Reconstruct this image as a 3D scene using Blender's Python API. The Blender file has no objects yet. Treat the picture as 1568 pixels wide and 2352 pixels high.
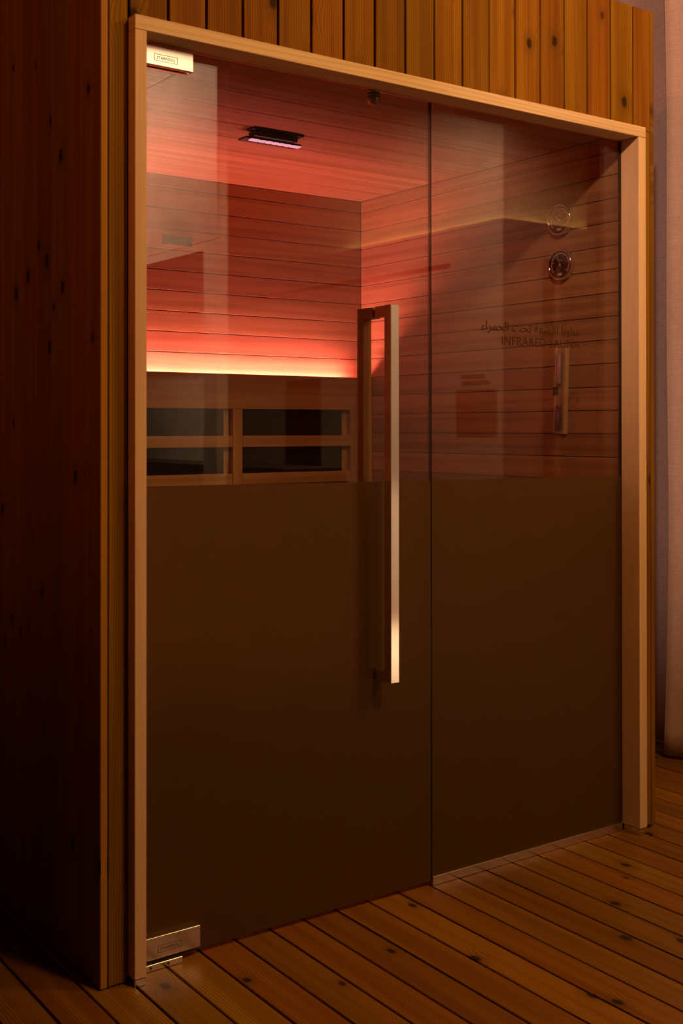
import bpy, bmesh, math, random
from mathutils import Vector, Matrix, Euler
import numpy as np

random.seed(7)
S = bpy.context.scene
COL = S.collection
PI = math.pi

# ------------------------------------------------------------------ camera
FPX, CX, CY, W, H = 2728.5, 784.0, 968.9, 1568, 2352
CAM = (-1.135, -2.3375, 1.2019)
YAW, PITCH, ROLL = 0.6241, -0.0062, -0.0006


def cam_axes():
    cy, sy = math.cos(YAW), math.sin(YAW)
    cp, sp = math.cos(PITCH), math.sin(PITCH)
    cr, sr = math.cos(ROLL), math.sin(ROLL)
    M = np.array([[1, 0, 0], [0, 0, -1], [0, 1, 0]], float)
    Ry = np.array([[cy, 0, -sy], [0, 1, 0], [sy, 0, cy]])
    Rx = np.array([[1, 0, 0], [0, cp, -sp], [0, sp, cp]])
    Rz = np.array([[cr, -sr, 0], [sr, cr, 0], [0, 0, 1]])
    return Rz @ Rx @ Ry @ M          # rows: right, down, forward


A = cam_axes()
cd = bpy.data.cameras.new('camera')
cam = bpy.data.objects.new('camera', cd)
COL.objects.link(cam)
cam.matrix_world = Matrix(((A[0][0], -A[1][0], -A[2][0], CAM[0]),
                           (A[0][1], -A[1][1], -A[2][1], CAM[1]),
                           (A[0][2], -A[1][2], -A[2][2], CAM[2]),
                           (0, 0, 0, 1)))
cd.sensor_fit = 'VERTICAL'
cd.sensor_height = 36.0
cd.sensor_width = 24.0
cd.lens = FPX / H * 36.0
cd.shift_x = 0.0
cd.shift_y = (CY - H / 2) / H
cd.clip_start = 0.05
S.camera = cam

# ------------------------------------------------------------------ world, exposure, lamps
S.view_settings.view_transform = 'Standard'
S.view_settings.look = 'None'
S.view_settings.exposure = 0.0
S.view_settings.gamma = 1.0
S.view_settings.use_curve_mapping = False
S.cycles.use_denoising = True
S.cycles.max_bounces = 10
S.cycles.diffuse_bounces = 5
S.cycles.glossy_bounces = 5
S.cycles.transmission_bounces = 8
S.cycles.transparent_max_bounces = 16
S.cycles.sample_clamp_indirect = 4.0
S.cycles.caustics_refractive = True
S.cycles.caustics_reflective = True

wd = bpy.data.worlds.new('world')
S.world = wd
wd.use_nodes = True
wd.node_tree.nodes['Background'].inputs[0].default_value = (1.0, 0.40, 0.12, 1)
wd.node_tree.nodes['Background'].inputs[1].default_value = 0.010

AMBER = (1.0, 0.50, 0.17)
LED_RED = (1.0, 0.215, 0.215)


def area(name, loc, target, size, power, color, spread=180):
    l = bpy.data.lights.new(name, 'AREA')
    l.shape = 'DISK'
    l.size = size
    l.energy = power
    l.color = color
    l.spread = math.radians(spread)
    o = bpy.data.objects.new(name, l)
    COL.objects.link(o)
    o.location = loc
    o.rotation_euler = (Vector(target) - Vector(loc)).to_track_quat('-Z', 'Y').to_euler()
    return o


def spot(name, loc, target, power, color, angle=60, blend=0.6, radius=0.05):
    l = bpy.data.lights.new(name, 'SPOT')
    l.energy = power
    l.color = color
    l.spot_size = math.radians(angle)
    l.spot_blend = blend
    l.shadow_soft_size = radius
    o = bpy.data.objects.new(name, l)
    COL.objects.link(o)
    o.location = loc
    o.rotation_euler = (Vector(target) - Vector(loc)).to_track_quat('-Z', 'Y').to_euler()
    return o


# warm ceiling lamps of the room in front of the cabin, plus added fill spots
area('room_lamp', (0.90, -2.40, 3.45), (0.9, 0.0, 1.3), 0.50, 50, AMBER)
area('room_lamp_right', (2.35, -1.95, 3.30), (1.5, 0.0, 1.2), 0.50, 40, AMBER)
spot('curtain_fill_spot', (-1.02, -2.22, 3.4), (2.41, -0.16, 2.15), 330, (1.0, 0.60, 0.45), 42, 0.6, 0.05)  # unseen spot added to fill the curtain folds
spot('left_wall_fill', (-4.2, -1.3, 2.9), (-0.1, 0.25, 2.35), 165, (1.0, 0.24, 0.04), 48, 1.0, 0.15)  # unseen red fill added to lift the dark left wall
spot('concrete_spot', (0.9, -4.4, 3.3), (2.16, -4.1, 2.95), 690, (1.0, 0.71, 0.50), 110, 0.8)
spot('mat_fill_spot', (2.6, -2.5, 3.1), (2.75, -2.6, 0.0), 420, (1.0, 0.80, 0.62), 40, 0.4)  # unseen spot added so the handle reflects a bright patch of floor
spot('bulkhead_fill', (2.5, -2.2, 3.4), (3.80, -4.0, 1.1), 480, (1.0, 0.66, 0.42), 90, 0.5)  # unseen spot added to brighten the linen wall mirrored in the handle

# ------------------------------------------------------------------ node helpers


def newmat(name):
    m = bpy.data.materials.new(name)
    m.use_nodes = True
    nt = m.node_tree
    for n in list(nt.nodes):
        nt.nodes.remove(n)
    out = nt.nodes.new('ShaderNodeOutputMaterial')
    return m, nt, out


class NT:
    def __init__(self, nt):
        self.nt = nt

    def add(self, t, **kw):
        n = self.nt.nodes.new(t)
        for k, v in kw.items():
            setattr(n, k, v)
        return n

    def put(self, sock, v):
        if hasattr(v, 'is_linked') or isinstance(v, bpy.types.NodeSocket):
            self.nt.links.new(v, sock)
        else:
            if isinstance(v, (tuple, list)) and len(v) == 3 and sock.type == 'RGBA':
                v = (*v, 1)
            sock.default_value = v

    def math(self, op, a, b=None, c=None, clamp=False):
        n = self.add('ShaderNodeMath', operation=op, use_clamp=clamp)
        self.put(n.inputs[0], a)
        if b is not None:
            self.put(n.inputs[1], b)
        if c is not None:
            self.put(n.inputs[2], c)
        return n.outputs[0]

    def comb(self, x, y, z):
        n = self.add('ShaderNodeCombineXYZ')
        for i, v in enumerate((x, y, z)):
            self.put(n.inputs[i], v)
        return n.outputs[0]

    def noise(self, vec, scale=1, detail=2, rough=0.5, dim='3D'):
        n = self.add('ShaderNodeTexNoise', noise_dimensions=dim)
        self.put(n.inputs['Vector'], vec)
        n.inputs['Scale'].default_value = scale
        n.inputs['Detail'].default_value = detail
        n.inputs['Roughness'].default_value = rough
        return n.outputs['Fac']

    def mix(self, fac, a, b, mode='MIX'):
        n = self.add('ShaderNodeMix', data_type='RGBA', blend_type=mode)
        self.put(n.inputs['Factor'], fac)
        self.put(n.inputs['A'] if False else n.inputs[6], a)
        self.put(n.inputs[7], b)
        return n.outputs[2]

    def smooth(self, v, lo, hi, to0=0.0, to1=1.0):
        n = self.add('ShaderNodeMapRange', interpolation_type='SMOOTHSTEP')
        self.put(n.inputs[0], v)
        n.inputs[1].default_value = lo
        n.inputs[2].default_value = hi
        n.inputs[3].default_value = to0
        n.inputs[4].default_value = to1
        return n.outputs[0]


def wood(name, light, dark, knot=(0.016, 0.005, 0.0015), axis='Z', across='X', rough=0.55, ring=120.0, contrast=0.55,
         knots=True, vary=0.25, wave=5.0, bump=0.12, streak=0.25, coat=0.0, seed=0.0, spec=0.25):
    m, nt, out = newmat(name)
    N = NT(nt)
    tc = N.add('ShaderNodeTexCoord')
    sp = N.add('ShaderNodeSeparateXYZ')
    nt.links.new(tc.outputs['Object'], sp.inputs[0])
    oi = N.add('ShaderNodeObjectInfo')
    rnd = oi.outputs['Random']
    ax = {'X': 0, 'Y': 1, 'Z': 2}
    third = [k for k in 'XYZ' if k not in (axis, across)][0]
    u = N.math('ADD', sp.outputs[ax[across]], N.math('MULTIPLY', rnd, 17.3 + seed))
    v = N.math('ADD', sp.outputs[ax[axis]], N.math('MULTIPLY', rnd, 91.7 + seed))
    w = N.math('ADD', sp.outputs[ax[third]], N.math('MULTIPLY', rnd, 53.1))
    if knots:
        vor = N.add('ShaderNodeTexVoronoi', voronoi_dimensions='2D', feature='F1')
        vor.inputs['Scale'].default_value = 1.0
        kx, kv = 11.0, 3.6
        vec = N.comb(N.math('MULTIPLY', u, kx), N.math('MULTIPLY', v, kv), 0.0)
        nt.links.new(vec, vor.inputs['Vector'])
        ps = N.add('ShaderNodeSeparateXYZ')
        nt.links.new(vor.outputs['Position'], ps.inputs[0])
        du = N.math('DIVIDE', N.math('SUBTRACT', ps.outputs[0], N.math('MULTIPLY', u, kx)), kx)
        dv = N.math('DIVIDE', N.math('SUBTRACT', ps.outputs[1], N.math('MULTIPLY', v, kv)), kv * 1.5)
        d = N.math('SQRT', N.math('ADD', N.math('MULTIPLY', du, du), N.math('MULTIPLY', dv, dv)))
        cs = N.add('ShaderNodeSeparateColor')
        nt.links.new(vor.outputs['Color'], cs.inputs[0])
        on = N.smooth(cs.outputs[1], 0.66, 0.67)
        rad = N.math('MULTIPLY', N.math('ADD', N.math('MULTIPLY', cs.outputs[0], 0.008), 0.0055), on)
        edge = N.noise(N.comb(N.math('MULTIPLY', u, 150.0), N.math('MULTIPLY', v, 60.0), 0.0), 1, 2)
        ratio = N.math('DIVIDE', N.math('ADD', d, N.math('MULTIPLY', N.math('SUBTRACT', edge, 0.5), 0.006)), N.math('ADD', rad, 0.0001))
        kmask = N.math('MULTIPLY', N.smooth(ratio, 0.55, 1.25, 1.0, 0.0), on)
        halo = N.math('MULTIPLY', N.smooth(d, 0.0, 0.055, 1.0, 0.0), on)
    else:
        kmask, halo = 0.0, 0.0
    warp = N.noise(N.comb(N.math('MULTIPLY', u, 7.0), N.math('MULTIPLY', v, 0.55), N.math('MULTIPLY', w, 4.0)), 1, 2, 0.5)
    ph = N.math('ADD', N.math('MULTIPLY', u, ring), N.math('MULTIPLY', warp, wave))
    if knots:
        ph = N.math('ADD', ph, N.math('MULTIPLY', halo, 2.6))
    saw = N.math('FRACT', ph)
    late = N.math('MULTIPLY', N.smooth(saw, 0.25, 0.86), N.smooth(saw, 0.88, 1.0, 1.0, 0.0))
    fibre = N.noise(N.comb(N.math('MULTIPLY', u, 420.0), N.math('MULTIPLY', v, 7.0), N.math('MULTIPLY', w, 60.0)), 1, 3, 0.6)
    band = N.noise(N.comb(N.math('MULTIPLY', u, 34.0), N.math('MULTIPLY', v, 0.9), 0.0), 1, 2, 0.5)
    amt = N.math('MULTIPLY', late, N.math('ADD', N.math('MULTIPLY', band, contrast), contrast * 0.35), clamp=True)
    colr = N.mix(amt, light, dark)
    colr = N.mix(N.math('MULTIPLY', N.smooth(band, 0.40, 0.66), streak), colr, tuple(c * f for c, f in zip(light, (0.55, 0.42, 0.30))))
    colr = N.mix(N.smooth(fibre, 0.3, 0.75, 0.0, 0.28), colr, tuple(c * 0.6 for c in light))
    rv = N.math('FRACT', N.math('MULTIPLY', rnd, 7.77))
    val = N.math('ADD', 1.0 - vary * 0.5, N.math('MULTIPLY', rv, vary))
    hsv = N.add('ShaderNodeHueSaturation')
    N.put(hsv.inputs['Value'], val)
    rv2 = N.math('FRACT', N.math('MULTIPLY', rnd, 31.3))
    N.put(hsv.inputs['Hue'], N.math('ADD', 0.5 - 0.010, N.math('MULTIPLY', rv2, 0.02)))
    nt.links.new(colr, hsv.inputs['Color'])
    colr = hsv.outputs['Color']
    if knots:
        colr = N.mix(N.math('MULTIPLY', N.smooth(ratio, 1.0, 3.6, 1.0, 0.0), N.math('MULTIPLY', on, 0.42)), colr, tuple(c * 0.35 for c in light))
        colr = N.mix(N.math('MULTIPLY', kmask, 0.9), colr, knot)
    b = N.add('ShaderNodeBsdfPrincipled')
    nt.links.new(colr, b.inputs['Base Color'])
    N.put(b.inputs['Roughness'], N.math('ADD', rough, N.math('MULTIPLY', N.math('SUBTRACT', fibre, 0.5), 0.15)))
    b.inputs['Specular IOR Level'].default_value = spec
    if coat:
        b.inputs['Coat Weight'].default_value = coat
        b.inputs['Coat Roughness'].default_value = 0.28
    if bump:
        bp = N.add('ShaderNodeBump')
        bp.inputs['Strength'].default_value = bump
        bp.inputs['Distance'].default_value = 0.001
        nt.links.new(N.math('SUBTRACT', fibre, N.math('MULTIPLY', late, 0.5)), bp.inputs['Height'])
        nt.links.new(bp.outputs[0], b.inputs['Normal'])
    nt.links.new(b.outputs[0], out.inputs[0])
    return m


def plain(name, color, rough=0.5, metal=0.0, emit=None, estr=0.0, spec=0.5, trans=0.0, ior=1.45, alpha=1.0):
    m, nt, out = newmat(name)
    b = nt.nodes.new('ShaderNodeBsdfPrincipled')
    b.inputs['Base Color'].default_value = (*color, 1)
    b.inputs['Roughness'].default_value = rough
    b.inputs['Metallic'].default_value = metal
    b.inputs['Specular IOR Level'].default_value = spec
    b.inputs['Transmission Weight'].default_value = trans
    b.inputs['IOR'].default_value = ior
    if emit:
        b.inputs['Emission Color'].default_value = (*emit, 1)
        b.inputs['Emission Strength'].default_value = estr
    nt.links.new(b.outputs[0], out.inputs[0])
    return m


def speckled(name, c1, c2, scale=9.0, rough=0.8, pits=True, bump=0.3, weave=False):
    m, nt, out = newmat(name)
    N = NT(nt)
    tc = N.add('ShaderNodeTexCoord')
    o = tc.outputs['Object']
    n1 = N.noise(o, scale, 6, 0.65)
    n2 = N.noise(o, scale * 4.5, 3, 0.6)
    col = N.mix(N.smooth(n1, 0.3, 0.7), c1, c2)
    h = n2
    if pits:
        pit = N.smooth(n2, 0.60, 0.72)
        col = N.mix(N.math('MULTIPLY', pit, 0.75), col, tuple(c * 0.3 for c in c1))
    if weave:
        sp = N.add('ShaderNodeSeparateXYZ')
        nt.links.new(o, sp.inputs[0])
        wa = N.noise(N.comb(N.math('MULTIPLY', sp.outputs[1], 900.0), N.math('MULTIPLY', sp.outputs[0], 900.0), N.math('MULTIPLY', sp.outputs[2], 25.0)), 1, 2)
        wb = N.noise(N.comb(N.math('MULTIPLY', sp.outputs[1], 25.0), N.math('MULTIPLY', sp.outputs[0], 25.0), N.math('MULTIPLY', sp.outputs[2], 800.0)), 1, 2)
        h = N.math('ADD', wa, wb)
        col = N.mix(N.smooth(h, 0.75, 1.25, 0.0, 0.55), col, tuple(c * 0.55 for c in c1))
    b = N.add('ShaderNodeBsdfPrincipled')
    nt.links.new(col, b.inputs['Base Color'])
    b.inputs['Roughness'].default_value = rough
    b.inputs['Specular IOR Level'].default_value = 0.2
    if bump:
        bp = N.add('ShaderNodeBump')
        bp.inputs['Strength'].default_value = bump
        bp.inputs['Distance'].default_value = 0.002
        nt.links.new(h, bp.inputs['Height'])
        nt.links.new(bp.outputs[0], b.inputs['Normal'])
    nt.links.new(b.outputs[0], out.inputs[0])
    return m


def clear_glass(name, tint=(0.65, 0.62, 0.57), f0=0.050):
    """a thin architectural pane: Schlick reflection over straight-through transmission, on each of its two faces"""
    m, nt, out = newmat(name)
    N = NT(nt)
    g = N.add('ShaderNodeNewGeometry')
    dt = N.add('ShaderNodeVectorMath', operation='DOT_PRODUCT')
    nt.links.new(g.outputs['Incoming'], dt.inputs[0])
    nt.links.new(g.outputs['Normal'], dt.inputs[1])
    c = N.math('ABSOLUTE', dt.outputs['Value'])
    k = N.math('POWER', N.math('SUBTRACT', 1.0, c, clamp=True), 5.0)
    fr = N.math('ADD', f0, N.math('MULTIPLY', k, 1.0 - f0))
    t = N.add('ShaderNodeBsdfTransparent')
    t.inputs[0].default_value = (*[x ** 0.5 for x in tint], 1)
    gl = N.add('ShaderNodeBsdfGlossy')
    gl.inputs['Roughness'].default_value = 0.0
    mx = N.add('ShaderNodeMixShader')
    nt.links.new(fr, mx.inputs[0])
    nt.links.new(t.outputs[0], mx.inputs[1])
    nt.links.new(gl.outputs[0], mx.inputs[2])
    nt.links.new(mx.outputs[0], out.inputs[0])
    return m


def frosted(name, rough=0.42, white=0.17, diff=(0.27, 0.15, 0.03)):
    """sandblasted film: rough refraction with a little milky scatter"""
    m, nt, out = newmat(name)
    N = NT(nt)
    gb = N.add('ShaderNodeBsdfGlass')
    gb.inputs['Color'].default_value = (0.50, 0.46, 0.38, 1)
    gb.inputs['Roughness'].default_value = rough
    gb.inputs['IOR'].default_value = 1.45
    df = N.add('ShaderNodeBsdfDiffuse')
    df.inputs[0].default_value = (*diff, 1)
    mx = N.add('ShaderNodeMixShader')
    mx.inputs[0].default_value = white
    nt.links.new(gb.outputs[0], mx.inputs[1])
    nt.links.new(df.outputs[0], mx.inputs[2])
    nt.links.new(mx.outputs[0], out.inputs[0])
    return m


# ------------------------------------------------------------------ materials
PINE_L, PINE_D = (0.220, 0.100, 0.004), (0.085, 0.024, 0.002)
M = {}
M['pine'] = wood('thermo_pine', PINE_L, PINE_D, axis='Z', across='X', ring=150, contrast=0.7, wave=6, vary=0.26, streak=0.75, rough=0.65, spec=0.06)
M['pine_side'] = wood('thermo_pine_side', PINE_L, PINE_D, axis='Z', across='Y', ring=150, contrast=0.7, wave=6, vary=0.3, streak=0.5, rough=0.6, spec=0.12)
M['pine_edge'] = wood('thermo_pine_edge', (0.34, 0.155, 0.012), PINE_L, axis='Z', across='X', ring=260, contrast=0.5, wave=4, vary=0.1, knots=False, spec=0.08)
M['deck'] = wood('oiled_deck_pine', (0.26, 0.116, 0.005), (0.08, 0.026, 0.002), axis='Y', across='X', ring=150, contrast=0.9, wave=7, vary=0.5,
                 streak=0.7, rough=0.42, coat=0.15, bump=0.2)
HEM_L, HEM_D = (0.60, 0.42, 0.235), (0.42, 0.265, 0.13)
M['hemlock_z'] = wood('hemlock_upright', HEM_L, HEM_D, axis='Z', across='X', ring=210, contrast=0.45, knots=False, vary=0.08, wave=2.5, streak=0.2, bump=0.05)
M['hemlock_x'] = wood('hemlock_level', HEM_L, HEM_D, axis='X', across='Z', ring=90, contrast=0.6, knots=False, vary=0.08, wave=7, streak=0.25, bump=0.05)
LIN_L, LIN_D = (0.52, 0.31, 0.15), (0.34, 0.17, 0.07)
M['lining_x'] = wood('lining_board_back', LIN_L, LIN_D, axis='X', across='Z', ring=220, contrast=0.5, knots=False, vary=0.22, wave=3, streak=0.5, bump=0.05, rough=0.6)
M['lining_y'] = wood('lining_board_side', LIN_L, LIN_D, axis='Y', across='Z', ring=180, contrast=0.45, knots=False, vary=0.3, wave=4, streak=0.6, bump=0.05, rough=0.6)
M['lining_c'] = wood('lining_board_ceiling', LIN_L, LIN_D, axis='X', across='Y', ring=120, contrast=0.5, knots=False, vary=0.2, wave=4, streak=0.6, bump=0.04, rough=0.6)
M['dark'] = plain('dark_void', (0.010, 0.005, 0.003), 0.9)
M['seam'] = plain('dark_batten', (0.03, 0.012, 0.005), 0.9)
M['glass'] = clear_glass('clear_pane')
M['frost'] = frosted('frosted_film')
M['glassedge'] = plain('glass_edge', (0.030, 0.022, 0.010), 0.12)
m, nt, out = newmat('fixed_pane_edge')
_t = nt.nodes.new('ShaderNodeBsdfTransparent')
_t.inputs[0].default_value = (0.55, 0.40, 0.30, 1)
nt.links.new(_t.outputs[0], out.inputs[0])
M['paneedge'] = m
M['chrome'] = plain('polished_steel', (0.86, 0.82, 0.78), 0.10, 1.0)
M['satin'] = plain('satin_steel', (0.80, 0.74, 0.70), 0.24, 1.0)
M['dial_black'] = plain('dial_black', (0.012, 0.004, 0.004), 0.25)
M['dial_white'] = plain('dial_white', (0.72, 0.62, 0.56), 0.5)
M['dial_red'] = plain('dial_red', (0.7, 0.03, 0.01), 0.4)
M['ink'] = plain('engraved_ink', (0.05, 0.03, 0.025), 0.6)
M['heater'] = plain('black_heater', (0.010, 0.009, 0.008), 0.35)
M['timer_wood'] = wood('timer_wood', (0.66, 0.46, 0.24), (0.5, 0.3, 0.14), axis='Y', across='X', ring=300, contrast=0.3, knots=False, vary=0.0, wave=1)
M['sand'] = plain('purple_sand', (0.16, 0.02, 0.10), 0.35)
M['tube'] = clear_glass('tube_glass', (0.95, 0.9, 0.92), 0.08)
M['lilac'] = plain('lilac_glass', (0.50, 0.30, 0.36), 0.12)
M['concrete'] = speckled('board_marked_concrete', (0.62, 0.52, 0.40), (0.50, 0.41, 0.31), 6.0)
M['linen'] = speckled('curtain_linen', (0.64, 0.45, 0.39), (0.58, 0.40, 0.345), 3.0, 0.9, pits=False, bump=0.25, weave=True)
M['fabric'] = speckled('wall_linen', (0.52, 0.42, 0.33), (0.46, 0.37, 0.29), 3.0, 0.9, pits=False, bump=0.2, weave=True)
M['plaster'] = speckled('brown_plaster', (0.20, 0.12, 0.07), (0.16, 0.09, 0.05), 4.0, 0.9, pits=False, bump=0.1)
M['led'] = plain('red_led_strip', (0.9, 0.5, 0.4), 0.5, emit=LED_RED, estr=360.0)
M['cove'] = plain('amber_led_strip', (0.9, 0.7, 0.4), 0.5, emit=(1.0, 0.55, 0.14), estr=170.0)
M['glow_slat'] = plain('pink_slat_glow', (0.8, 0.5, 0.6), 0.3, emit=(1.0, 0.45, 0.62), estr=1.3)  # emission stands in for LED light reflected by the vent slats
M['mat'] = speckled('cream_mat', (0.72, 0.62, 0.48), (0.62, 0.52, 0.40), 8.0, 0.9, pits=False, bump=0.3)
M['counter'] = plain('dark_counter', (0.03, 0.015, 0.01), 0.4)
M['rubber'] = plain('black_rubber', (0.015, 0.013, 0.012), 0.5)
M['knob'] = plain('brushed_gunmetal', (0.42, 0.36, 0.32), 0.3, 1.0)

# ------------------------------------------------------------------ object helpers


def box_bm(bm, x0, x1, y0, y1, z0, z1, bevel=0.0, seg=1):
    vs = [bm.verts.new(p) for p in ((x0, y0, z0), (x1, y0, z0), (x1, y1, z0), (x0, y1, z0), (x0, y0, z1), (x1, y0, z1), (x1, y1, z1), (x0, y1, z1))]
    fs = [bm.faces.new([vs[i] for i in f]) for f in ((0, 3, 2, 1), (4, 5, 6, 7), (0, 1, 5, 4), (1, 2, 6, 5), (2, 3, 7, 6), (3, 0, 4, 7))]
    if bevel:
        es = list({e for f in fs for e in f.edges})
        bmesh.ops.bevel(bm, geom=es, offset=bevel, segments=seg, affect='EDGES', profile=0.5)


def prism_bm(bm, pts, lo, hi, axis='Y'):
    """polygon in the other two axes, extruded along axis"""
    def P(p, t):
        return {'Y': (p[0], t, p[1]), 'X': (t, p[0], p[1]), 'Z': (p[0], p[1], t)}[axis]
    a = [bm.verts.new(P(p, lo)) for p in pts]
    b = [bm.verts.new(P(p, hi)) for p in pts]
    n = len(pts)
    bm.faces.new(a)
    bm.faces.new(list(reversed(b)))
    for i in range(n):
        bm.faces.new((a[i], b[i], b[(i + 1) % n], a[(i + 1) % n]))


def lathe_bm(bm, prof, seg=40, cx=0.0, cy=0.0, close=False):
    """profile of (radius, z) turned about local Z"""
    rings = []
    for r, z in prof:
        if r < 1e-6:
            rings.append([bm.verts.new((cx, cy, z))])
        else:
            rings.append([bm.verts.new((cx + r * math.cos(2 * PI * i / seg), cy + r * math.sin(2 * PI * i / seg), z)) for i in range(seg)])
    for a, b in zip(rings, rings[1:]):
        for i in range(seg):
            j = (i + 1) % seg
            q = [a[i % len(a)], a[j % len(a)], b[j % len(b)], b[i % len(b)]]
            q = list(dict.fromkeys(q))
            if len(q) > 2:
                bm.faces.new(q)


def finish(bm, smooth=False):
    bmesh.ops.recalc_face_normals(bm, faces=bm.faces[:])
    if smooth:
        for f in bm.faces:
            f.smooth = True


def mesh_obj(name, bm, mat, parent=None, loc=None, smooth=False, mats=None):
    finish(bm, smooth)
    me = bpy.data.meshes.new(name)
    bm.to_mesh(me)
    bm.free()
    for k in (mats or [mat]):
        me.materials.append(k)
    o = bpy.data.objects.new(name, me)
    COL.objects.link(o)
    if parent is not None:
        o.parent = parent
    if loc is not None:
        o.location = loc
    return o


def box(name, x0, x1, y0, y1, z0, z1, mat, parent=None, bevel=0.0, seg=1):
    """box whose origin is its own centre (world location minus the parent's)"""
    c = Vector(((x0 + x1) / 2, (y0 + y1) / 2, (z0 + z1) / 2))
    bm = bmesh.new()
    box_bm(bm, x0 - c.x, x1 - c.x, y0 - c.y, y1 - c.y, z0 - c.z, z1 - c.z, bevel, seg)
    loc = c - (parent_loc(parent) if parent is not None else Vector())
    return mesh_obj(name, bm, mat, parent, loc)


def parent_loc(p):
    v = Vector()
    while p is not None:
        v = v + Vector(p.location)
        p = p.parent
    return v


def empty(name, loc=(0, 0, 0)):
    o = bpy.data.objects.new(name, None)
    o.empty_display_size = 0.05
    COL.objects.link(o)
    o.location = loc
    return o


def tag(o, label=None, cat=None, group=None, kind=None):
    if label:
        o['label'] = label
    if cat:
        o['category'] = cat
    if group:
        o['group'] = group
    if kind:
        o['kind'] = kind
    return o


def structure(o, label, cat):
    return tag(o, label, cat, kind='structure')


def text_mesh(body, width, height, depth=0.0004, spacing=1.0, bold=0.0):
    """flat lettering scaled to width x height, lower left corner at the origin, in the XY plane"""
    c = bpy.data.curves.new('lettering', 'FONT')
    c.body = body
    c.space_character = spacing
    c.resolution_u = 3
    c.extrude = 0.0
    c.offset = bold
    t = bpy.data.objects.new('lettering', c)
    COL.objects.link(t)
    dg = bpy.context.evaluated_depsgraph_get()
    me = bpy.data.meshes.new_from_object(t.evaluated_get(dg))
    bpy.data.objects.remove(t)
    bpy.data.curves.remove(c)
    xs = [v.co.x for v in me.vertices]
    ys = [v.co.y for v in me.vertices]
    x0, x1, y0, y1 = min(xs), max(xs), min(ys), max(ys)
    bm = bmesh.new()
    bm.from_mesh(me)
    bpy.data.meshes.remove(me)
    bmesh.ops.remove_doubles(bm, verts=bm.verts, dist=1e-5)
    for v in bm.verts:
        v.co.x = (v.co.x - x0) / (x1 - x0) * width
        v.co.y = (v.co.y - y0) / (y1 - y0) * height
        v.co.z = 0.0
    if depth:
        r = bmesh.ops.extrude_face_region(bm, geom=bm.faces[:])
        for g in r['geom']:
            if isinstance(g, bmesh.types.BMVert):
                g.co.z += depth
    return bm


def mat_place(bm, mtx):
    bmesh.ops.transform(bm, matrix=mtx, verts=bm.verts[:])
    return bm


FRONT = Matrix.Rotation(PI / 2, 4, 'X')       # XY plane -> XZ plane facing -Y

# ================================================================== SETTING
YW = 0.0316            # face of the front cladding
XL, XR_OUT = -0.066, 1.741
ZTOP = 2.468
GY0, GY1 = 0.068, 0.076
XI = 1.640             # inner right lining face
YI = 1.3866            # inner back lining face
ZI = 2.091             # inner ceiling face

# --- floor: individual deck boards running away from the glass
floor = structure(box('floor', -5.0, 6.5, -7.0, 4.0, -0.10, -0.024, M['dark']), 'dark amber timber deck floor of long narrow boards', 'floor')
PITCH_F, X0F = 0.0976, -0.0906
bm = bmesh.new()
box_bm(bm, -PITCH_F / 2 + 0.0028, PITCH_F / 2 - 0.0028, -3.6, 3.4, -0.022, 0.0, 0.0028, 2)
deck_me = None
ROTF = -0.0164
for n in range(-14, 29):
    xc = X0F + PITCH_F * (n + 0.5)
    if deck_me is None:
        o = mesh_obj('plank', bm, M['deck'])
        deck_me = o.data
    else:
        o = bpy.data.objects.new('plank', deck_me)
        COL.objects.link(o)
    o.parent = floor
    o.rotation_euler = (0, 0, ROTF)
    fy = random.uniform(-0.15, 0.15)
    c = Vector((xc, 0, 0)) + Vector((math.sin(-ROTF) * fy, math.cos(ROTF) * fy, 0))
    o.location = c - Vector(floor.location) + Vector((0, 0, random.uniform(-0.0006, 0.0004)))
bm = bmesh.new()
for n in list(range(-44, -14)) + list(range(29, 64)):
    xc = X0F + PITCH_F * (n + 0.5)
    box_bm(bm, xc - PITCH_F / 2 + 0.0028, xc + PITCH_F / 2 - 0.0028, -6.5, 3.8, -0.022, 0.0)
tag(mesh_obj('outlying_planks', bm, M['deck'], floor, -Vector(floor.location)), kind='stuff')

# --- front cladding
wf = bmesh.new()
box_bm(wf, XL + 0.019, 0.022, YW + 0.019, YW + 0.030, 0, ZTOP - 0.01)
box_bm(wf, 1.644, XR_OUT - 0.019, YW + 0.019, YW + 0.030, 0, ZTOP - 0.01)
box_bm(wf, 0.022, 1.644, YW + 0.019, YW + 0.030, 2.093, ZTOP - 0.01)
wall_front = structure(mesh_obj('wall_front', wf, M['dark']), 'upright amber pine cladding of the cabin front above and beside the glass', 'wall')
gaps = [-0.0471, 0.0007, 0.0969, 0.1937, 0.2899, 0.3872, 0.4822, 0.579, 0.6756, 0.7739, 0.8712, 0.9683, 1.065, 1.1612, 1.2584, 1.3543, 1.449,
        1.5471, 1.6463, 1.7225]
for i in range(len(gaps) - 1):
    a, b = gaps[i], gaps[i + 1]
    ga = 0.0010 if i == 0 else 0.0034
    gb = 0.0010 if i == len(gaps) - 2 else 0.0034
    z0 = 0.004 if i == 0 else 2.1005
    dz = random.uniform(-0.002, 0.002)
    if i == len(gaps) - 2:
        box('plank', a + ga, b - gb, YW, YW + 0.018, 2.1005, ZTOP + dz, M['pine'], wall_front, 0.0012)
        box('plank', 1.668, b - gb, YW + 0.0004, YW + 0.018, 0.010, 2.1000, M['pine'], wall_front, 0.0012)
    else:
        box('plank', a + ga, b - gb, YW, YW + 0.018, z0, ZTOP + dz, M['pine'], wall_front, 0.0012)

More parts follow.
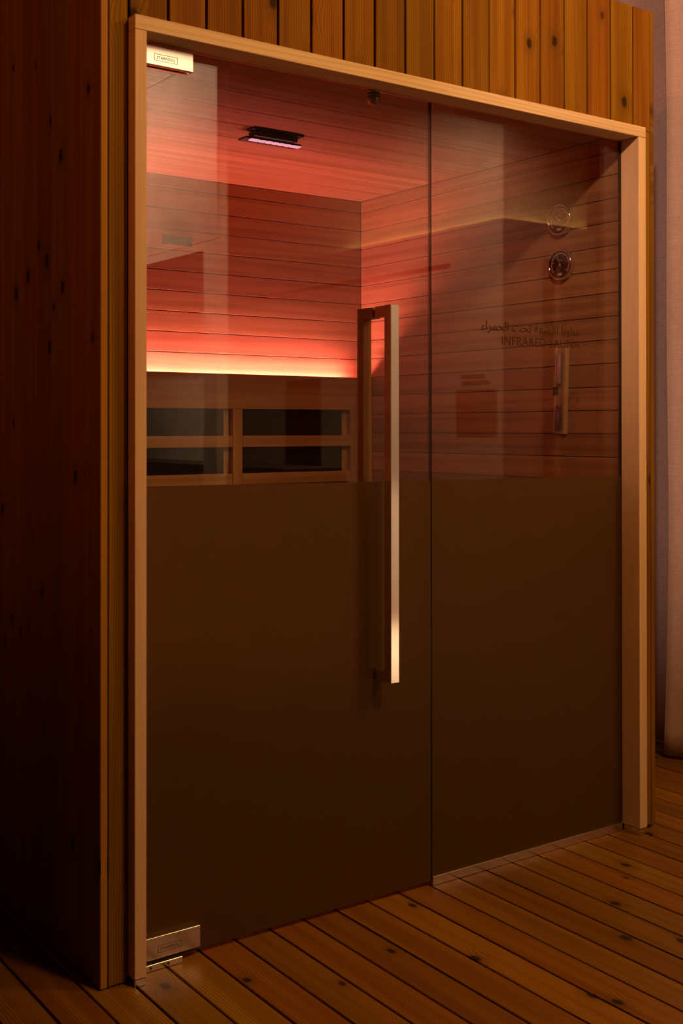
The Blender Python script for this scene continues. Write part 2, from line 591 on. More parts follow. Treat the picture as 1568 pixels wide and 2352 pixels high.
# --- left and right outer cladding (tight tongue-and-groove)
wall_left = structure(box('wall_left', XL + 0.0185, XL + 0.030, YW + 0.0005, 1.50, 0.0, ZTOP - 0.01, M['seam']), 'dark red-brown pine side wall of the cabin in shadow, with knots', 'wall')
ys = [YW, 0.117, 0.211, 0.306, 0.400, 0.4945, 0.589, 0.683, 0.777, 0.871, 0.965, 1.059, 1.153, 1.247, 1.341, 1.435, 1.50]
for a, b in zip(ys, ys[1:]):
    o = box('plank', XL, XL + 0.018, a, b - 0.0008, 0.002, ZTOP, M['pine_side'], wall_left, 0.0018)
    if a == ys[0]:
        o.data.materials.append(M['pine_edge'])
        for f in o.data.polygons:
            if f.normal.y < -0.9:
                f.material_index = 1
wall_right = structure(box('wall_right', XR_OUT - 0.030, XR_OUT - 0.0185, YW + 0.0005, 1.50, 0.0, ZTOP - 0.01, M['seam']), 'right hand pine side of the cabin towards the curtain', 'wall')
for a, b in zip(ys, ys[1:]):
    box('plank', XR_OUT - 0.018, XR_OUT, a, b - 0.0008, 0.008, ZTOP, M['pine_side'], wall_right, 0.0014)
structure(box('wall_back', XL + 0.03, XR_OUT - 0.03, 1.455, 1.49, 0.0, ZTOP - 0.01, M['seam']), 'plain rear wall of the cabin out of sight', 'wall')

# --- inner lining boards
PB = 0.0716
zs = [2.0462 - PB * k for k in range(0, 29)]
edges = [ZI] + zs + [0.0]


def lining(name, plane, lo, hi, mat, label, face):
    """horizontal lining boards; plane 'X' (side walls) or 'Y' (back wall), face = board face, boards lie behind it"""
    s = 1 if face > 0.8 else -1
    th = 0.014
    if plane == 'Y':
        w = box(name, lo, hi, face + th + 0.001, face + th + 0.02, 0.0, ZI, M['seam'])
    else:
        q = sorted((face + s * (th + 0.001), face + s * (th + 0.02)))
        w = box(name, q[0], q[1], lo, hi, 0.0, ZI, M['seam'])
    structure(w, label, 'wall')
    for t, b in zip(edges, edges[1:]):
        if t - b < 0.01:
            continue
        if plane == 'Y':
            box('board', lo, hi, face, face + th, b + 0.0010, t - 0.0010, mat, w, 0.0012)
        else:
            q = sorted((face, face + s * th))
            box('board', q[0], q[1], lo, hi, b + 0.0010, t - 0.0010, mat, w, 0.0012)
    return w


lining('wall_inside_back', 'Y', 0.036, XI - 0.0005, M['lining_x'], 'back wall inside the sauna of level cedar boards glowing red', YI)
lining('wall_inside_right', 'X', 0.0865, YI - 0.0003, M['lining_y'], 'right wall inside the sauna of level boards carrying gauges', XI)
lining('wall_inside_left', 'X', 0.0865, YI - 0.0003, M['lining_y'], 'left wall inside the sauna of level boards', 0.035)
ceil = structure(box('ceiling', 0.01, XI + 0.05, 0.080, 1.44, ZI + 0.016, ZI + 0.05, M['seam']), 'red lit board ceiling inside the sauna', 'ceiling')
ce = [0.0865] + [0.2165 + 0.1437 * k for k in range(0, 9)]
ce[-1] = YI
for a, b in zip(ce, ce[1:]):
    box('board', 0.0355, XI, a + 0.0010, b - 0.0010, ZI, ZI + 0.014, M['lining_c'], ceil, 0.0012)
structure(box('roof', XL + 0.019, XR_OUT - 0.019, YW + 0.020, 1.49, ZTOP - 0.06, ZTOP - 0.03, M['seam']), 'flat top of the sauna cabin', 'roof')

# --- door frame
frame = structure(empty('trim_1', (0, 0, 0)), 'pale hemlock frame around the glass front', 'frame')
FX, FZ = 1.6660, 2.1005
box('header', 0, FX, 0.0, 0.0715, 2.0685, FZ, M['hemlock_x'], frame, 0.0012)
jl = box('jamb', 0.0, 0.0282, 0.0, 0.0905, 0.0172, 2.0680, M['hemlock_z'], frame, 0.0012)
jr = box('jamb', 1.6334, FX, 0.0, 0.0705, 0.0205, 2.0680, M['hemlock_z'], frame, 0.0012)
box('foot', 0.0014, 0.0268, 0.0010, 0.0890, 0.0006, 0.0166, M['chrome'], frame, 0.0012, 2)['label'] = 'chrome foot under the left upright of the frame'
box('foot', 1.6350, 1.6612, 0.0010, 0.0690, 0.0006, 0.0200, M['chrome'], frame, 0.0012, 2)['label'] = 'chrome foot under the right upright of the frame'

# --- door_1: hinged glass door
SEAM = 0.8884
door = structure(empty('door_1', (0.03, GY0, 0)), 'hinged glass sauna door, clear above and frosted below, with long square handle', 'door')
DL, DR, DZ0, DZ1 = 0.0335, SEAM - 0.0022, 0.0140, 2.0660
F0, F1 = 1.0745, 1.0665         # top of the frosting at the door's left and right


def pane(name, x0, x1, z0l, z0r, z1l, z1r, y0, y1, mat, parent):
    bm = bmesh.new()
    prism_bm(bm, [(x0, z0l), (x1, z0r), (x1, z1r), (x0, z1l)], y0, y1, 'Y')
    return mesh_obj(name, bm, mat, parent, -parent_loc(parent))


pane('clear_pane', DL, DR, F0, F1, DZ1, DZ1, GY0, GY1, M['glass'], door)
fp = pane('frosted_pane', DL, DR, DZ0, DZ0, F0 - 0.0002, F1 - 0.0002, GY0, GY1, M['frost'], door)
fp['label'] = 'frosted lower half of the glass door'
box('glass_edge', DR + 0.0001, DR + 0.0008, GY0, GY1, DZ0, DZ1, M['glassedge'], door)
box('glass_edge', DL, DR, GY0 + 0.0002, GY1, DZ0 - 0.0014, DZ0 - 0.0001, M['glassedge'], door)

# handle: square steel tube bow outside, wooden bow inside
HX0, HX1, HZ0, HZ1 = 0.7000, 0.7268, 0.5660, 1.5150
hd = bmesh.new()
box_bm(hd, HX0, HX1, 0.0, 0.0262, HZ0, HZ1, 0.0012, 2)
handle = mesh_obj('handle', hd, M['chrome'], door, -parent_loc(door))
handle['label'] = 'polished square steel outer pull handle'
for z in (HZ0, HZ1 - 0.0280):
    box('standoff', HX0 + 0.001, HX1 - 0.001, 0.0255, GY0 - 0.0004, z, z + 0.0280, M['chrome'], handle, 0.0008)
ib = bmesh.new()
box_bm(ib, HX0, HX1, 0.1145, 0.1420, HZ0, HZ1 - 0.002, 0.0012, 2)
M['grip'] = wood('grip_wood', (0.50, 0.30, 0.10), (0.34, 0.18, 0.05), axis='Z', across='X', ring=240, contrast=0.4, knots=False, vary=0.0, wave=3)
grip = mesh_obj('inner_handle', ib, M['grip'], door, -parent_loc(door))
grip['label'] = 'wooden pull handle on the inside of the glass'
for z in (HZ0, HZ1 - 0.0300):
    box('standoff', HX0 + 0.001, HX1 - 0.001, GY1 + 0.0004, 0.1150, z, z + 0.0280, M['grip'], grip, 0.0008)


def rect_outline(bm, x0, x1, z0, z1, y, t=0.0009, d=0.0003):
    for q in ((x0, x1, z0, z0 + t), (x0, x1, z1 - t, z1), (x0, x0 + t, z0 + t, z1 - t), (x1 - t, x1, z0 + t, z1 - t)):
        box_bm(bm, q[0], q[1], y - d, y, q[2], q[3])


def hinge(x0, x1, z0, z1, y0, y1, r, label):
    bm = bmesh.new()
    box_bm(bm, x0, x1, y0, GY0 - 0.0004, z0, z1, 0.0016, 3)
    box_bm(bm, x0, x1, GY1 + 0.0004, y1, z0, z1, 0.0016, 3)
    h = mesh_obj('hinge', bm, M['satin'], door, -parent_loc(door))
    h['label'] = label
    t = text_mesh('STARPOOL', (r[1] - r[0]) * 0.80, (r[3] - r[2]) * 0.42, 0.0003, 1.05, 0.004)
    mat_place(t, Matrix.Translation((r[0] + (r[1] - r[0]) * 0.10, y0 - 0.0001, r[2] + (r[3] - r[2]) * 0.27)) @ FRONT)
    rect_outline(t, r[0], r[1], r[2], r[3], y0)
    e = mesh_obj('engraving', t, M['ink'], h, -parent_loc(h))
    return h


hinge(0.0290, 0.1730, 2.0155, 2.0590, 0.0550, 0.0930, (0.0735, 0.1318, 2.0265, 2.0417), 'steel hinge plate at the top of the door, engraved')
lh = hinge(0.0290, 0.1912, 0.0225, 0.0715, 0.0550, 0.0930, (0.0832, 0.1421, 0.0350, 0.0508), 'steel hinge plate at the bottom of the door, engraved')
bk = bmesh.new()
box_bm(bk, 0.0290, 0.1425, 0.0500, 0.0950, 0.0008, 0.0150, 0.0008)
bracket = mesh_obj('floor_bracket', bk, M['satin'], door, -parent_loc(door))
for x in (0.0634, 0.1072):
    bm = bmesh.new()
    lathe_bm(bm, [(0, 0), (0.0030, 0), (0.0030, 0.0009), (0.0, 0.0009)], 14)
    mat_place(bm, Matrix.Translation((x, 0.0499, 0.0084)) @ FRONT)
    mesh_obj('screw', bm, M['ink'], bracket, -parent_loc(bracket))

# --- window_1: fixed pane right of the door
win = structure(empty('window_1', (SEAM, GY0, 0)), 'fixed glass side pane beside the door, lettered, frosted below', 'window')
WL, WR, WZ0, WZ1 = SEAM + 0.0020, 1.6305, 0.0245, 2.0660
G0, G1 = 1.0662, 1.0618
pane('clear_pane', WL, WR, G0, G1, WZ1, WZ1, GY0, GY1, M['glass'], win)
wp = pane('frosted_pane', WL, WR, WZ0, WZ0, G0 - 0.0002, G1 - 0.0002, GY0, GY1, M['frost'], win)
wp['label'] = 'frosted lower half of the fixed pane'
box('glass_edge', WL - 0.0008, WL - 0.0001, GY0, GY1, WZ0, WZ1, M['paneedge'], win)
box('gasket', WR + 0.0002, WR + 0.0026, GY0 - 0.001, GY1 + 0.001, WZ0, WZ1, M['rubber'], win)
box('floor_channel', WL, WR, GY0 - 0.004, GY1 + 0.004, 0.0008, 0.0240, M['satin'], win, 0.0008)
AR = ('\uFE80\uFE8D\uFEAE\uFEE4\uFEA4\uFEDF\uFE8D \uFE96\uFEA4\uFE97 \uFE94\uFECC\uFEB7\uFEF7\uFE8D \uFE8E\uFEE7\uFEED\uFE8E\uFEB3')
m, nt, out = newmat('etched_lettering')
_t = nt.nodes.new('ShaderNodeBsdfTransparent')
_d = nt.nodes.new('ShaderNodeBsdfDiffuse')
_d.inputs[0].default_value = (0.055, 0.026, 0.008, 1)
_m = nt.nodes.new('ShaderNodeMixShader')
_m.inputs[0].default_value = 0.62
nt.links.new(_t.outputs[0], _m.inputs[1])
nt.links.new(_d.outputs[0], _m.inputs[2])
nt.links.new(_m.outputs[0], out.inputs[0])
M['letter'] = m
t = text_mesh(AR, 0.385, 0.040, 0.0005)
mat_place(t, Matrix.Translation((1.0672, GY0 - 0.0001, 1.4650)) @ FRONT)
a = mesh_obj('lettering', t, M['letter'], win, -parent_loc(win))
a['label'] = 'upper line of Arabic lettering on the fixed pane'
t = text_mesh('INFRARED SAUNA', 0.309, 0.0240, 0.0005, 1.04)
mat_place(t, Matrix.Translation((1.1430, GY0 - 0.0001, 1.4350)) @ FRONT)
a = mesh_obj('lettering', t, M['letter'], win, -parent_loc(win))
a['label'] = 'lower line reading INFRARED SAUNA on the fixed pane'

# ================================================================== THINGS
# door stop under the header
ds = empty('door_stop', (0.7225, 0.100, 2.0905))
tag(ds, 'small turned metal door stop hanging behind the glass below the header', 'door stop')
bm = bmesh.new()
lathe_bm(bm, [(0, 0.0), (0.0150, 0.0), (0.0150, -0.022), (0.0135, -0.0225), (0.0135, -0.024), (0.0172, -0.0245), (0.0176, -0.027), (0.0172, -0.0295), (0.0140, -0.030),
              (0.0140, -0.0318), (0.0176, -0.0325), (0.0180, -0.036), (0.0165, -0.0425), (0.0125, -0.0475), (0.0065, -0.0502), (0, -0.051)], 36)
mesh_obj('knob', bm, M['knob'], ds, smooth=True)
bm = bmesh.new()
for z in (-0.0232, -0.0310):
    n0 = len(bm.verts)
    lathe_bm(bm, [(0.0136, z - 0.0016), (0.0166, z - 0.0012), (0.0166, z + 0.0012), (0.0136, z + 0.0016)], 36)
mesh_obj('rubber_ring', bm, M['rubber'], ds, smooth=True)

# slatted ceiling vent; slats emit pink in place of reflected LED light
cl = empty('ceiling_vent', (0.78, 0.66, ZI))
tag(cl, 'narrow dark ceiling vent with seven slats given a pink glow on the sauna ceiling', 'vent')
box('mounting_plate', 0.690, 0.868, 0.636, 0.676, ZI - 0.007, ZI - 0.0004, M['rubber'], cl, 0.001)
box('housing', 0.705, 0.853, 0.648, 0.690, ZI - 0.022, ZI - 0.0068, M['rubber'], cl, 0.001)
box('slat_plate', 0.684, 0.880, 0.668, 0.716, ZI - 0.0275, ZI - 0.0215, M['rubber'], cl, 0.001)
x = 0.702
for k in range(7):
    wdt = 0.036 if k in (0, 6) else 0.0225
    box('glow_slat', x, min(x + wdt - 0.0055, 0.8790), 0.6665, 0.6860, ZI - 0.0310, ZI - 0.0273, M['glow_slat'], cl, 0.0005)
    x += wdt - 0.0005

# backrest heater panel
M['rail_x'] = wood('backrest_rail', (0.64, 0.44, 0.22), (0.46, 0.28, 0.12), axis='X', across='Z', ring=200, contrast=0.5, knots=False, vary=0.12, wave=4, streak=0.4, bump=0.05, rough=0.6)
PY0, PY1 = 1.312, 1.336
hp = empty('backrest_heater', (0.85, PY0, 1.0))
tag(hp, 'timber backrest with black infrared heater panels along the sauna back wall', 'heater')
RX = 1.6390
bm = bmesh.new()
prism_bm(bm, [(0.04, 1.2745), (1.536, 1.2755), (RX - 0.0002, 1.3985), (0.04, 1.3965)], PY0, PY1, 'Y')
mesh_obj('top_rail', bm, M['rail_x'], hp, -parent_loc(hp))
bm = bmesh.new()
prism_bm(bm, [(1.5364, 0.9700), (RX - 0.0002, 0.9700), (RX - 0.0002, 1.3980), (1.5364, 1.2752)], PY0, PY1, 'Y')
M['lining_z'] = wood('lining_board_upright', (0.64, 0.44, 0.22), (0.46, 0.28, 0.12), axis='Z', across='X', ring=220, contrast=0.4, knots=False, vary=0.15, wave=3, streak=0.4, bump=0.05)
mesh_obj('post', bm, M['lining_z'], hp, -parent_loc(hp))
box('post', 1.0185, 1.0575, PY0, PY1, 0.9650, 1.2744, M['lining_z'], hp, 0.0006)
box('post', 0.50, 0.539, PY0, PY1, 0.9650, 1.2744, M['lining_z'], hp, 0.0006)
for a, b in ((0.5394, 1.0160), (1.0580, 1.5355), (0.045, 0.4996)):
    box('mid_rail', a, b, PY0 - 0.002, PY1, 1.1385, 1.1785, M['rail_x'], hp, 0.0010)
    box('lower_rail', a, b, PY0 - 0.001, PY1, 1.0040, 1.0440, M['rail_x'], hp, 0.0010)
    box('heater_panel', a + 0.002, b - 0.002, PY1 + 0.002, PY1 + 0.010, 1.0040, 1.2740, M['heater'], hp)['label'] = 'black infrared panel behind the rails'
box('side_reveal', 0.9935, 1.0155, PY1 + 0.0001, PY1 + 0.0018, 1.0440, 1.2740, M['lining_z'], hp)
box('side_reveal', 1.512, 1.5355, PY1 + 0.0001, PY1 + 0.0018, 1.0440, 1.2740, M['lining_z'], hp)

# red LED strip hidden behind the backrest
ls = box('led_strip', 0.10, 1.555, PY1 + 0.012, PY1 + 0.024, 1.380, 1.383, M['led'])
tag(ls, 'red glowing LED strip hidden behind the backrest top rail', 'led strip')

box('led_light_block', 0.045, RX, PY1 + 0.0002, YI - 0.0006, 1.3400, 1.3450, M['lining_x'], hp)  # hidden ledge added to block LED light leaking below the top rail

# bench behind the frosting
bn = empty('bench', (0.84, 1.0, 0))
tag(bn, 'slatted timber bench inside the sauna behind the frosted glass', 'bench')
for k in range(6):
    y = 0.80 + k * 0.088
    box('slat', 0.045, 1.630, y, y + 0.080, 0.430, 0.455, M['lining_c'], bn, 0.003)
for x in (0.12, 0.84, 1.55):
    box('leg', x - 0.022, x + 0.022, 0.81, 0.85, 0.0008, 0.4295, M['lining_z'], bn, 0.002)
    box('leg', x - 0.022, x + 0.022, 1.24, 1.28, 0.0008, 0.4295, M['lining_z'], bn, 0.002)

# nameplate on the back wall
npl = box('nameplate', 0.7760, 0.8915, YI - 0.0070, YI - 0.0006, 1.8470, 1.8830, M['knob'], None, 0.0022, 2)
tag(npl, 'small engraved steel nameplate on the back wall boards inside the sauna', 'nameplate')
t = text_mesh('STARPOOL', 0.098, 0.0125, 0.0006, 1.15, 0.0)
mat_place(t, Matrix.Translation((0.7845, YI - 0.0070, 1.8560)) @ FRONT)
mesh_obj('engraving', t, M['chrome'], npl, -parent_loc(npl))

# gauges on the right wall
WALLROT = Euler((PI / 2, 0, -PI / 2))      # local +Z -> -X (into the room), local +Y -> up, local +X -> towards the glass


def arc_bm(bm, r0, r1, a0, a1, z, n=48):
    """flat ring sector; angles in degrees clockwise from up"""
    A0 = [math.radians(90 - (a0 + (a1 - a0) * i / n)) for i in range(n + 1)]
    inn = [bm.verts.new((r0 * math.cos(t), r0 * math.sin(t), z)) for t in A0]
    ou = [bm.verts.new((r1 * math.cos(t), r1 * math.sin(t), z)) for t in A0]
    for i in range(n):
        bm.faces.new((inn[i], inn[i + 1], ou[i + 1], ou[i]))


def gauge(name, y, z, needle, nums, word, label, cat, red):
    g = empty(name, (XI - 0.0004, y, z))
    g.rotation_euler = WALLROT
    tag(g, label, cat, group='round gauges on the right sauna wall')
    R = 0.0490
    bm = bmesh.new()
    lathe_bm(bm, [(0, 0.0), (0.0475, 0.0), (0.0490, 0.002), (0.0490, 0.0165), (0.0484, 0.0195), (0.0465, 0.0205), (0.0445, 0.0195), (0.0430, 0.0150), (0.0, 0.0150)], 64)
    mesh_obj('case', bm, M['chrome'], g, smooth=True)
    bm = bmesh.new()
    lathe_bm(bm, [(0.0, 0.0153), (0.0432, 0.0153)], 64)
    mesh_obj('dial', bm, M['dial_black'], g)
    bm = bmesh.new()
    arc_bm(bm, 0.0345, 0.0385, -130, 130, 0.0157)
    mesh_obj('scale_ring', bm, M['dial_white'], g)
    bm = bmesh.new()
    for k in range(27):
        t = math.radians(90 - (-130 + 10 * k))
        c, s = math.cos(t), math.sin(t)
        r0, r1, hw = 0.0345, 0.0375 if k % 2 else 0.0385, 0.00035
        q = [(r0 * c - hw * s, r0 * s + hw * c), (r0 * c + hw * s, r0 * s - hw * c), (r1 * c + hw * s, r1 * s - hw * c), (r1 * c - hw * s, r1 * s + hw * c)]
        bm.faces.new([bm.verts.new((a, b, 0.0159)) for a, b in q])
    tag(mesh_obj('tick_marks', bm, M['dial_black'], g), kind='stuff')
    bm = bmesh.new()
    for i, nstr in enumerate(nums):
        an = -125 + 250 * i / (len(nums) - 1)
        t = math.radians(90 - an)
        tb = text_mesh(nstr, 0.0028 * len(nstr), 0.0038, 0.0)
        mat_place(tb, Matrix.Translation((0.0290 * math.cos(t) - 0.0014 * len(nstr), 0.0290 * math.sin(t) - 0.0019, 0.0157)))
        me = bpy.data.meshes.new('tmp')
        tb.to_mesh(me)
        tb.free()
        bm.from_mesh(me)
        bpy.data.meshes.remove(me)
    for wrd, yy, wd_ in word:
        tb = text_mesh(wrd, wd_, 0.0024, 0.0)
        mat_place(tb, Matrix.Translation((-wd_ / 2, yy, 0.0157)))
        me = bpy.data.meshes.new('tmp')
        tb.to_mesh(me)
        tb.free()
        bm.from_mesh(me)
        bpy.data.meshes.remove(me)
    tag(mesh_obj('numerals', bm, M['dial_white'], g), kind='stuff')

    def pointer(nm, ang, r0, r1, w, zz, mt):
        t = math.radians(90 - ang)
        c, s = math.cos(t), math.sin(t)
        b2 = bmesh.new()
        q = [(r0 * c - w * s, r0 * s + w * c), (r0 * c + w * s, r0 * s - w * c), (r1 * c + w * .25 * s, r1 * s - w * .25 * c), (r1 * c - w * .25 * s, r1 * s + w * .25 * c)]
        prism_bm(b2, q, zz, zz + 0.0006, 'Z')
        mesh_obj(nm, b2, mt, g)
    pointer('needle', needle, -0.010, 0.0335, 0.0009, 0.0168, M['dial_white'])
    pointer('red_marker', red, 0.0160, 0.0425, 0.0012, 0.0162, M['dial_red'])
    bm = bmesh.new()
    lathe_bm(bm, [(0.0026, 0.0158), (0.0026, 0.0180), (0.0, 0.0186)], 20)
    mesh_obj('hub', bm, M['dial_white'], g, smooth=True)
    bm = bmesh.new()
    box_bm(bm, -0.0095, 0.0085, -0.0340, -0.0265, 0.0155, 0.0161)
    mesh_obj('label_plate', bm, M['dial_white'], g)
    bm = bmesh.new()
    lathe_bm(bm, [(0, 0.0192), (0.0440, 0.0190)], 48)
    mesh_obj('cover_glass', bm, M['tube'], g)
    return g


def clean_group(o):
    if 'group' in o:
        del o['group']


gauge('thermometer', 0.3128, 1.8655, -52, ['0', '20', '40', '60', '80', '100', '120'], [('SAUNA', 0.016, 0.011), ('THERMOMETER', 0.0115, 0.021)],
      'round chrome gauge with black dial, the upper of two on the sauna wall', 'thermometer', -156)
gauge('hygrometer', 0.3090, 1.7225, -24, ['0', '20', '40', '60', '80', '100'], [('SAUNA', 0.016, 0.011), ('HYGROMETER', 0.0115, 0.021)],
      'round chrome gauge with black dial, the lower of two, above the sand timer', 'hygrometer', -140)

# sand timer
st = empty('sand_timer', (XI - 0.0004, 0.3115, 1.3225))
st.rotation_euler = WALLROT
st.rotation_euler.rotate_axis('Z', -math.radians(1.9))
tag(st, 'wooden wall sand timer holding a glass tube of purple sand', 'sand timer')
bm = bmesh.new()
box_bm(bm, -0.0235, 0.0235, -0.1360, 0.1360, 0.0, 0.0100, 0.001)
mesh_obj('backboard', bm, M['timer_wood'], st)
for x0, x1 in ((0.0150, 0.0235), (-0.0235, -0.0190)):
    bm = bmesh.new()
    box_bm(bm, x0, x1, -0.1360, 0.1360, 0.0101, 0.0165, 0.001)
    mesh_obj('side_strip', bm, M['timer_wood'], st)
bm = bmesh.new()
prof = []
for zz, r in ((-0.128, 0.0), (-0.1275, 0.004), (-0.124, 0.0078), (-0.118, 0.0088), (-0.030, 0.0088), (-0.016, 0.0070), (-0.006, 0.0028), (0.0, 0.0018), (0.006, 0.0028),
              (0.016, 0.0070), (0.026, 0.0086), (0.118, 0.0086), (0.125, 0.0070), (0.129, 0.0)):
    prof.append((r, zz))
lathe_bm(bm, prof, 28)
mat_place(bm, Matrix.Translation((-0.0020, 0, 0.0195)) @ Matrix.Rotation(-PI / 2, 4, 'X'))
mesh_obj('glass_tube', bm, M['tube'], st, smooth=True)
bm = bmesh.new()
lathe_bm(bm, [(0, -0.1265), (0.0066, -0.1235), (0.0080, -0.1180), (0.0080, -0.0480), (0.0, -0.0470)], 24)
mat_place(bm, Matrix.Translation((-0.0020, 0, 0.0195)) @ Matrix.Rotation(-PI / 2, 4, 'X'))
mesh_obj('sand', bm, M['sand'], st, smooth=True)
bm = bmesh.new()
lathe_bm(bm, [(0, 0.0180), (0.0066, 0.0200), (0.0078, 0.0280), (0.0078, 0.1170), (0.0, 0.1230)], 24)
mat_place(bm, Matrix.Translation((-0.0020, 0, 0.0195)) @ Matrix.Rotation(-PI / 2, 4, 'X'))
mesh_obj('upper_bulb', bm, M['lilac'], st, smooth=True)
bm = bmesh.new()
box_bm(bm, -0.0250, -0.0120, -0.0130, 0.0130, 0.0102, 0.0200, 0.001)
mesh_obj('clamp', bm, M['rubber'], st)
bm = bmesh.new()
for sx in (-0.0165, 0.0105):
    for sy in (1, -1):
        for k in range(13):
            y = sy * (0.040 + k * 0.0066)
            wdt = 0.0034 if k % 6 == 0 else 0.0016
            box_bm(bm, sx - wdt / 2, sx + wdt / 2, y - 0.0008, y + 0.0008, 0.0101, 0.0104)
for sy in (1, -1):
    for i, nstr in enumerate(('5', '10', '15')):
        tb = text_mesh(nstr, 0.003 * len(nstr), 0.0045, 0.0)
        mat_place(tb, Matrix.Translation((0.0085, sy * (0.048 + i * 0.030) - 0.002, 0.0103)))
        me = bpy.data.meshes.new('tmp')
        tb.to_mesh(me)
        tb.free()
        bm.from_mesh(me)
        bpy.data.meshes.remove(me)
tag(mesh_obj('scale_marks', bm, M['ink'], st), kind='stuff')

# ================================================================== ROOM AROUND
# linen curtains on the window side: a rear panel and a front panel overlapping it


def curtain(ctrl, z0, z1, label, flare_amt, sway):
    path = []
    for k in range(len(ctrl) - 1):
        p0, p1, p2, p3 = (Vector(ctrl[max(k - 1, 0)]), Vector(ctrl[k]), Vector(ctrl[k + 1]), Vector(ctrl[min(k + 2, len(ctrl) - 1)]))
        for m in range(8):
            t = m / 8
            path.append(0.5 * ((2 * p1) + (p2 - p0) * t + (2 * p0 - 5 * p1 + 4 * p2 - p3) * t * t + (3 * p1 - p0 - 3 * p2 + p3) * t ** 3))
    path.append(Vector(ctrl[-1]))
    cur = bmesh.new()
    nz = 40
    rows = []
    for j in range(nz + 1):
        t = j / nz
        z = z0 + (z1 - z0) * t
        row = []
        for p in path:
            s1 = sway * math.sin(5.0 * t + p.y * 6) + 0.5 * sway * math.sin(13 * t + p.y * 17)
            flare = (1 - t) ** 2 * flare_amt
            lift = 0.006 * (1 + math.sin(p.y * 11)) if j == 0 else 0.0
            row.append(cur.verts.new((p.x - flare - 0.5 * s1, p.y + s1, z + lift)))
        rows.append(row)
    for j in range(nz):
        for i in range(len(path) - 1):
            cur.faces.new((rows[j][i], rows[j][i + 1], rows[j + 1][i + 1], rows[j + 1][i]))
    c = mesh_obj('curtain', cur, M['linen'], smooth=True)
    tag(c, label, 'curtain', group='linen curtains beside the cabin')
    md = c.modifiers.new('thickness', 'SOLIDIFY')
    md.thickness = 0.0012
    return c


curtain([(2.545, 2.30), (2.500, 2.05), (2.545, 1.80), (2.495, 1.55), (2.540, 1.30), (2.500, 1.10), (2.515, 0.94), (2.498, 0.80), (2.504, 0.66), (2.498, 0.52), (2.52, 0.38)],
        0.008, 3.6, 'darker rear linen curtain seen between the cabin corner and the front curtain', 0.004, 0.004)
curtain([(2.374, 0.500), (2.380, 0.474), (2.402, 0.438), (2.418, 0.410), (2.412, 0.375), (2.390, 0.335), (2.396, 0.290), (2.440, 0.235), (2.425, 0.160), (2.370, 0.090),
         (2.375, 0.020), (2.440, -0.050), (2.430, -0.130), (2.375, -0.200), (2.385, -0.290), (2.440, -0.370), (2.430, -0.470)],
        0.012, 3.6, 'pinkish front linen curtain hanging to just above the deck at the right edge', 0.010, 0.007)

structure(box('wall_window', 2.62, 2.72, -0.50, 3.55, 0.0, 4.2, M['plaster']), 'brown plaster wall hidden behind the curtain', 'wall')
structure(box('wall_far', -4.6, 6.4, 3.6, 3.7, 0.0, 4.2, M['plaster']), 'brown plaster wall behind the sauna cabin', 'wall')
structure(box('wall_camera_left', -4.7, -4.6, -6.9, 3.7, 0.0, 4.2, M['plaster']), 'brown plaster wall at the far left of the room', 'wall')
structure(box('wall_entrance', -4.6, 6.4, -7.0, -6.9, 0.0, 4.2, M['plaster']), 'brown plaster wall at the entrance end of the room', 'wall')
structure(box('wall_end', 6.4, 6.5, -6.9, 3.7, 0.0, 4.2, M['plaster']), 'brown plaster wall at the far right of the room', 'wall')
structure(box('ceiling_room', -4.7, 6.5, -7.0, 3.7, 4.2, 4.3, M['plaster']), 'brown plaster ceiling of the room', 'ceiling')

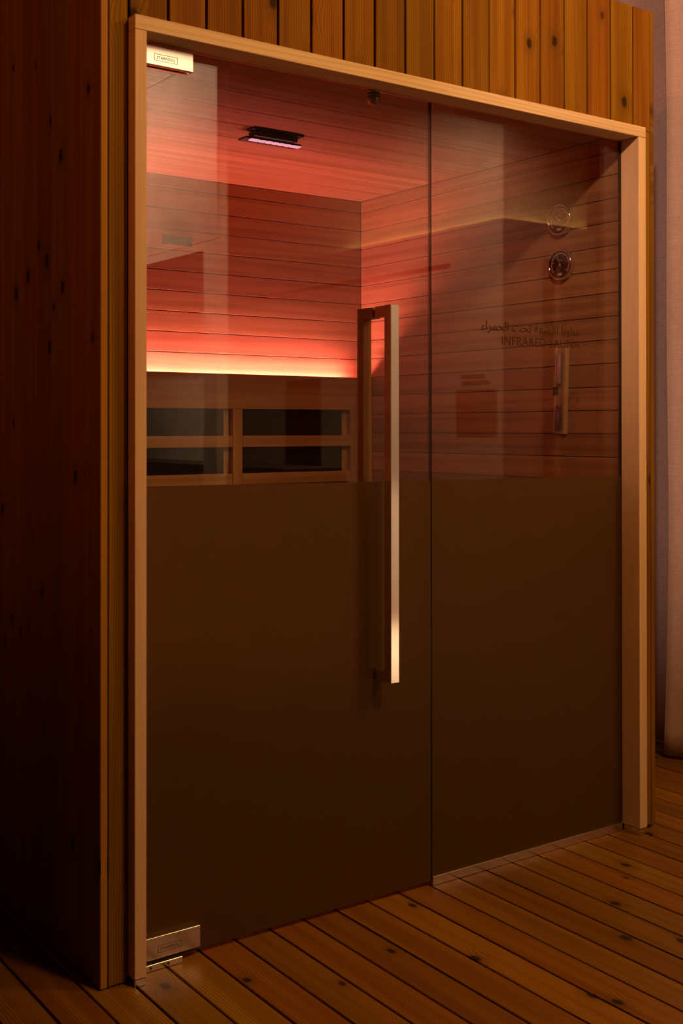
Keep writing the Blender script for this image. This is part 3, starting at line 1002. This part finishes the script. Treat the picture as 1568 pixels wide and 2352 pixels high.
# the wall opposite with its header and cove light, reflected in the glass
ow = structure(box('wall_opposite', 3.77, 4.572, -6.6, -2.69, 2.245, 2.460, M['fabric']), 'linen clad bulkhead opposite the sauna with an amber cove light on top', 'wall')
box('pier', 3.77, 4.10, -3.166, -2.69, 0.0, 2.2448, M['fabric'], ow)
box('pier', 4.25, 4.572, -2.95, -2.69, 0.0, 2.2448, M['plaster'], ow)
box('dark_panel', 3.762, 3.7696, -3.104, -2.743, 1.164, 1.445, M['plaster'], ow)
box('sign_strip', 3.767, 3.7698, -3.060, -2.850, 1.515, 1.537, M['plaster'], ow)
box('sign_strip', 3.767, 3.7698, -3.055, -2.800, 1.475, 1.498, M['plaster'], ow)
box('upstand', 3.84, 4.572, -6.5, -2.76, 2.4602, 4.199, M['concrete'], ow)
box('infill', 3.80, 3.84, -6.5, -3.1665, 0.0, 2.2448, M['fabric'], ow)
cv = bmesh.new()
box_bm(cv, 3.800, 3.815, -4.36, -2.735, 2.4605, 2.466)
box_bm(cv, 3.816, 4.560, -2.735, -2.720, 2.4605, 2.466)
cvo = mesh_obj('cove_light', cv, M['cove'])
tag(cvo, 'amber LED cove light running along the top of the bulkhead opposite', 'cove light')

fr = box('framed_panel', 3.772, 3.799, -5.05, -4.62, 0.86, 1.57, M['rubber'], None, 0.004)
tag(fr, 'tall black framed dark red panel hung on the linen wall across the room', 'framed panel')
box('panel', 3.768, 3.7716, -5.02, -4.65, 0.89, 1.54, plain('dark_red_panel', (0.06, 0.008, 0.006), 0.2), fr)

# concrete partition with a beam, reflected at the left of the glass
pw = structure(box('wall_partition', 2.16, 2.22, -6.2, -3.281, 2.215, 4.199, M['concrete']), 'board marked concrete beam and column across the room', 'wall')
box('column', 2.16, 2.22, -3.432, -3.281, 0.0, 2.2148, M['concrete'], pw)
box('groove', 2.1590, 2.1599, -6.2, -3.281, 2.262, 2.2640, M['dark'], pw)
box('groove', 2.1590, 2.1599, -6.2, -3.281, 3.297, 3.2995, M['dark'], pw)
structure(box('wall_recess', 2.90, 2.98, -6.2, -4.56, 0.0, 4.199, M['concrete']), 'concrete wall set back behind the column', 'wall')
ct = box('counter', 2.45, 2.88, -6.0, -3.05, 0.0008, 0.985, M['counter'], None, 0.004)
tag(ct, 'dark reception counter standing against the recessed concrete wall', 'counter')

# pale mat added out of view as a bright surface for reflections
mt = box('bounce_mat', 2.25, 3.55, -3.40, -1.75, 0.0012, 0.0110, M['mat'], None, 0.003)
tag(mt, 'cream mat added out of view across the room to reflect light', 'mat')
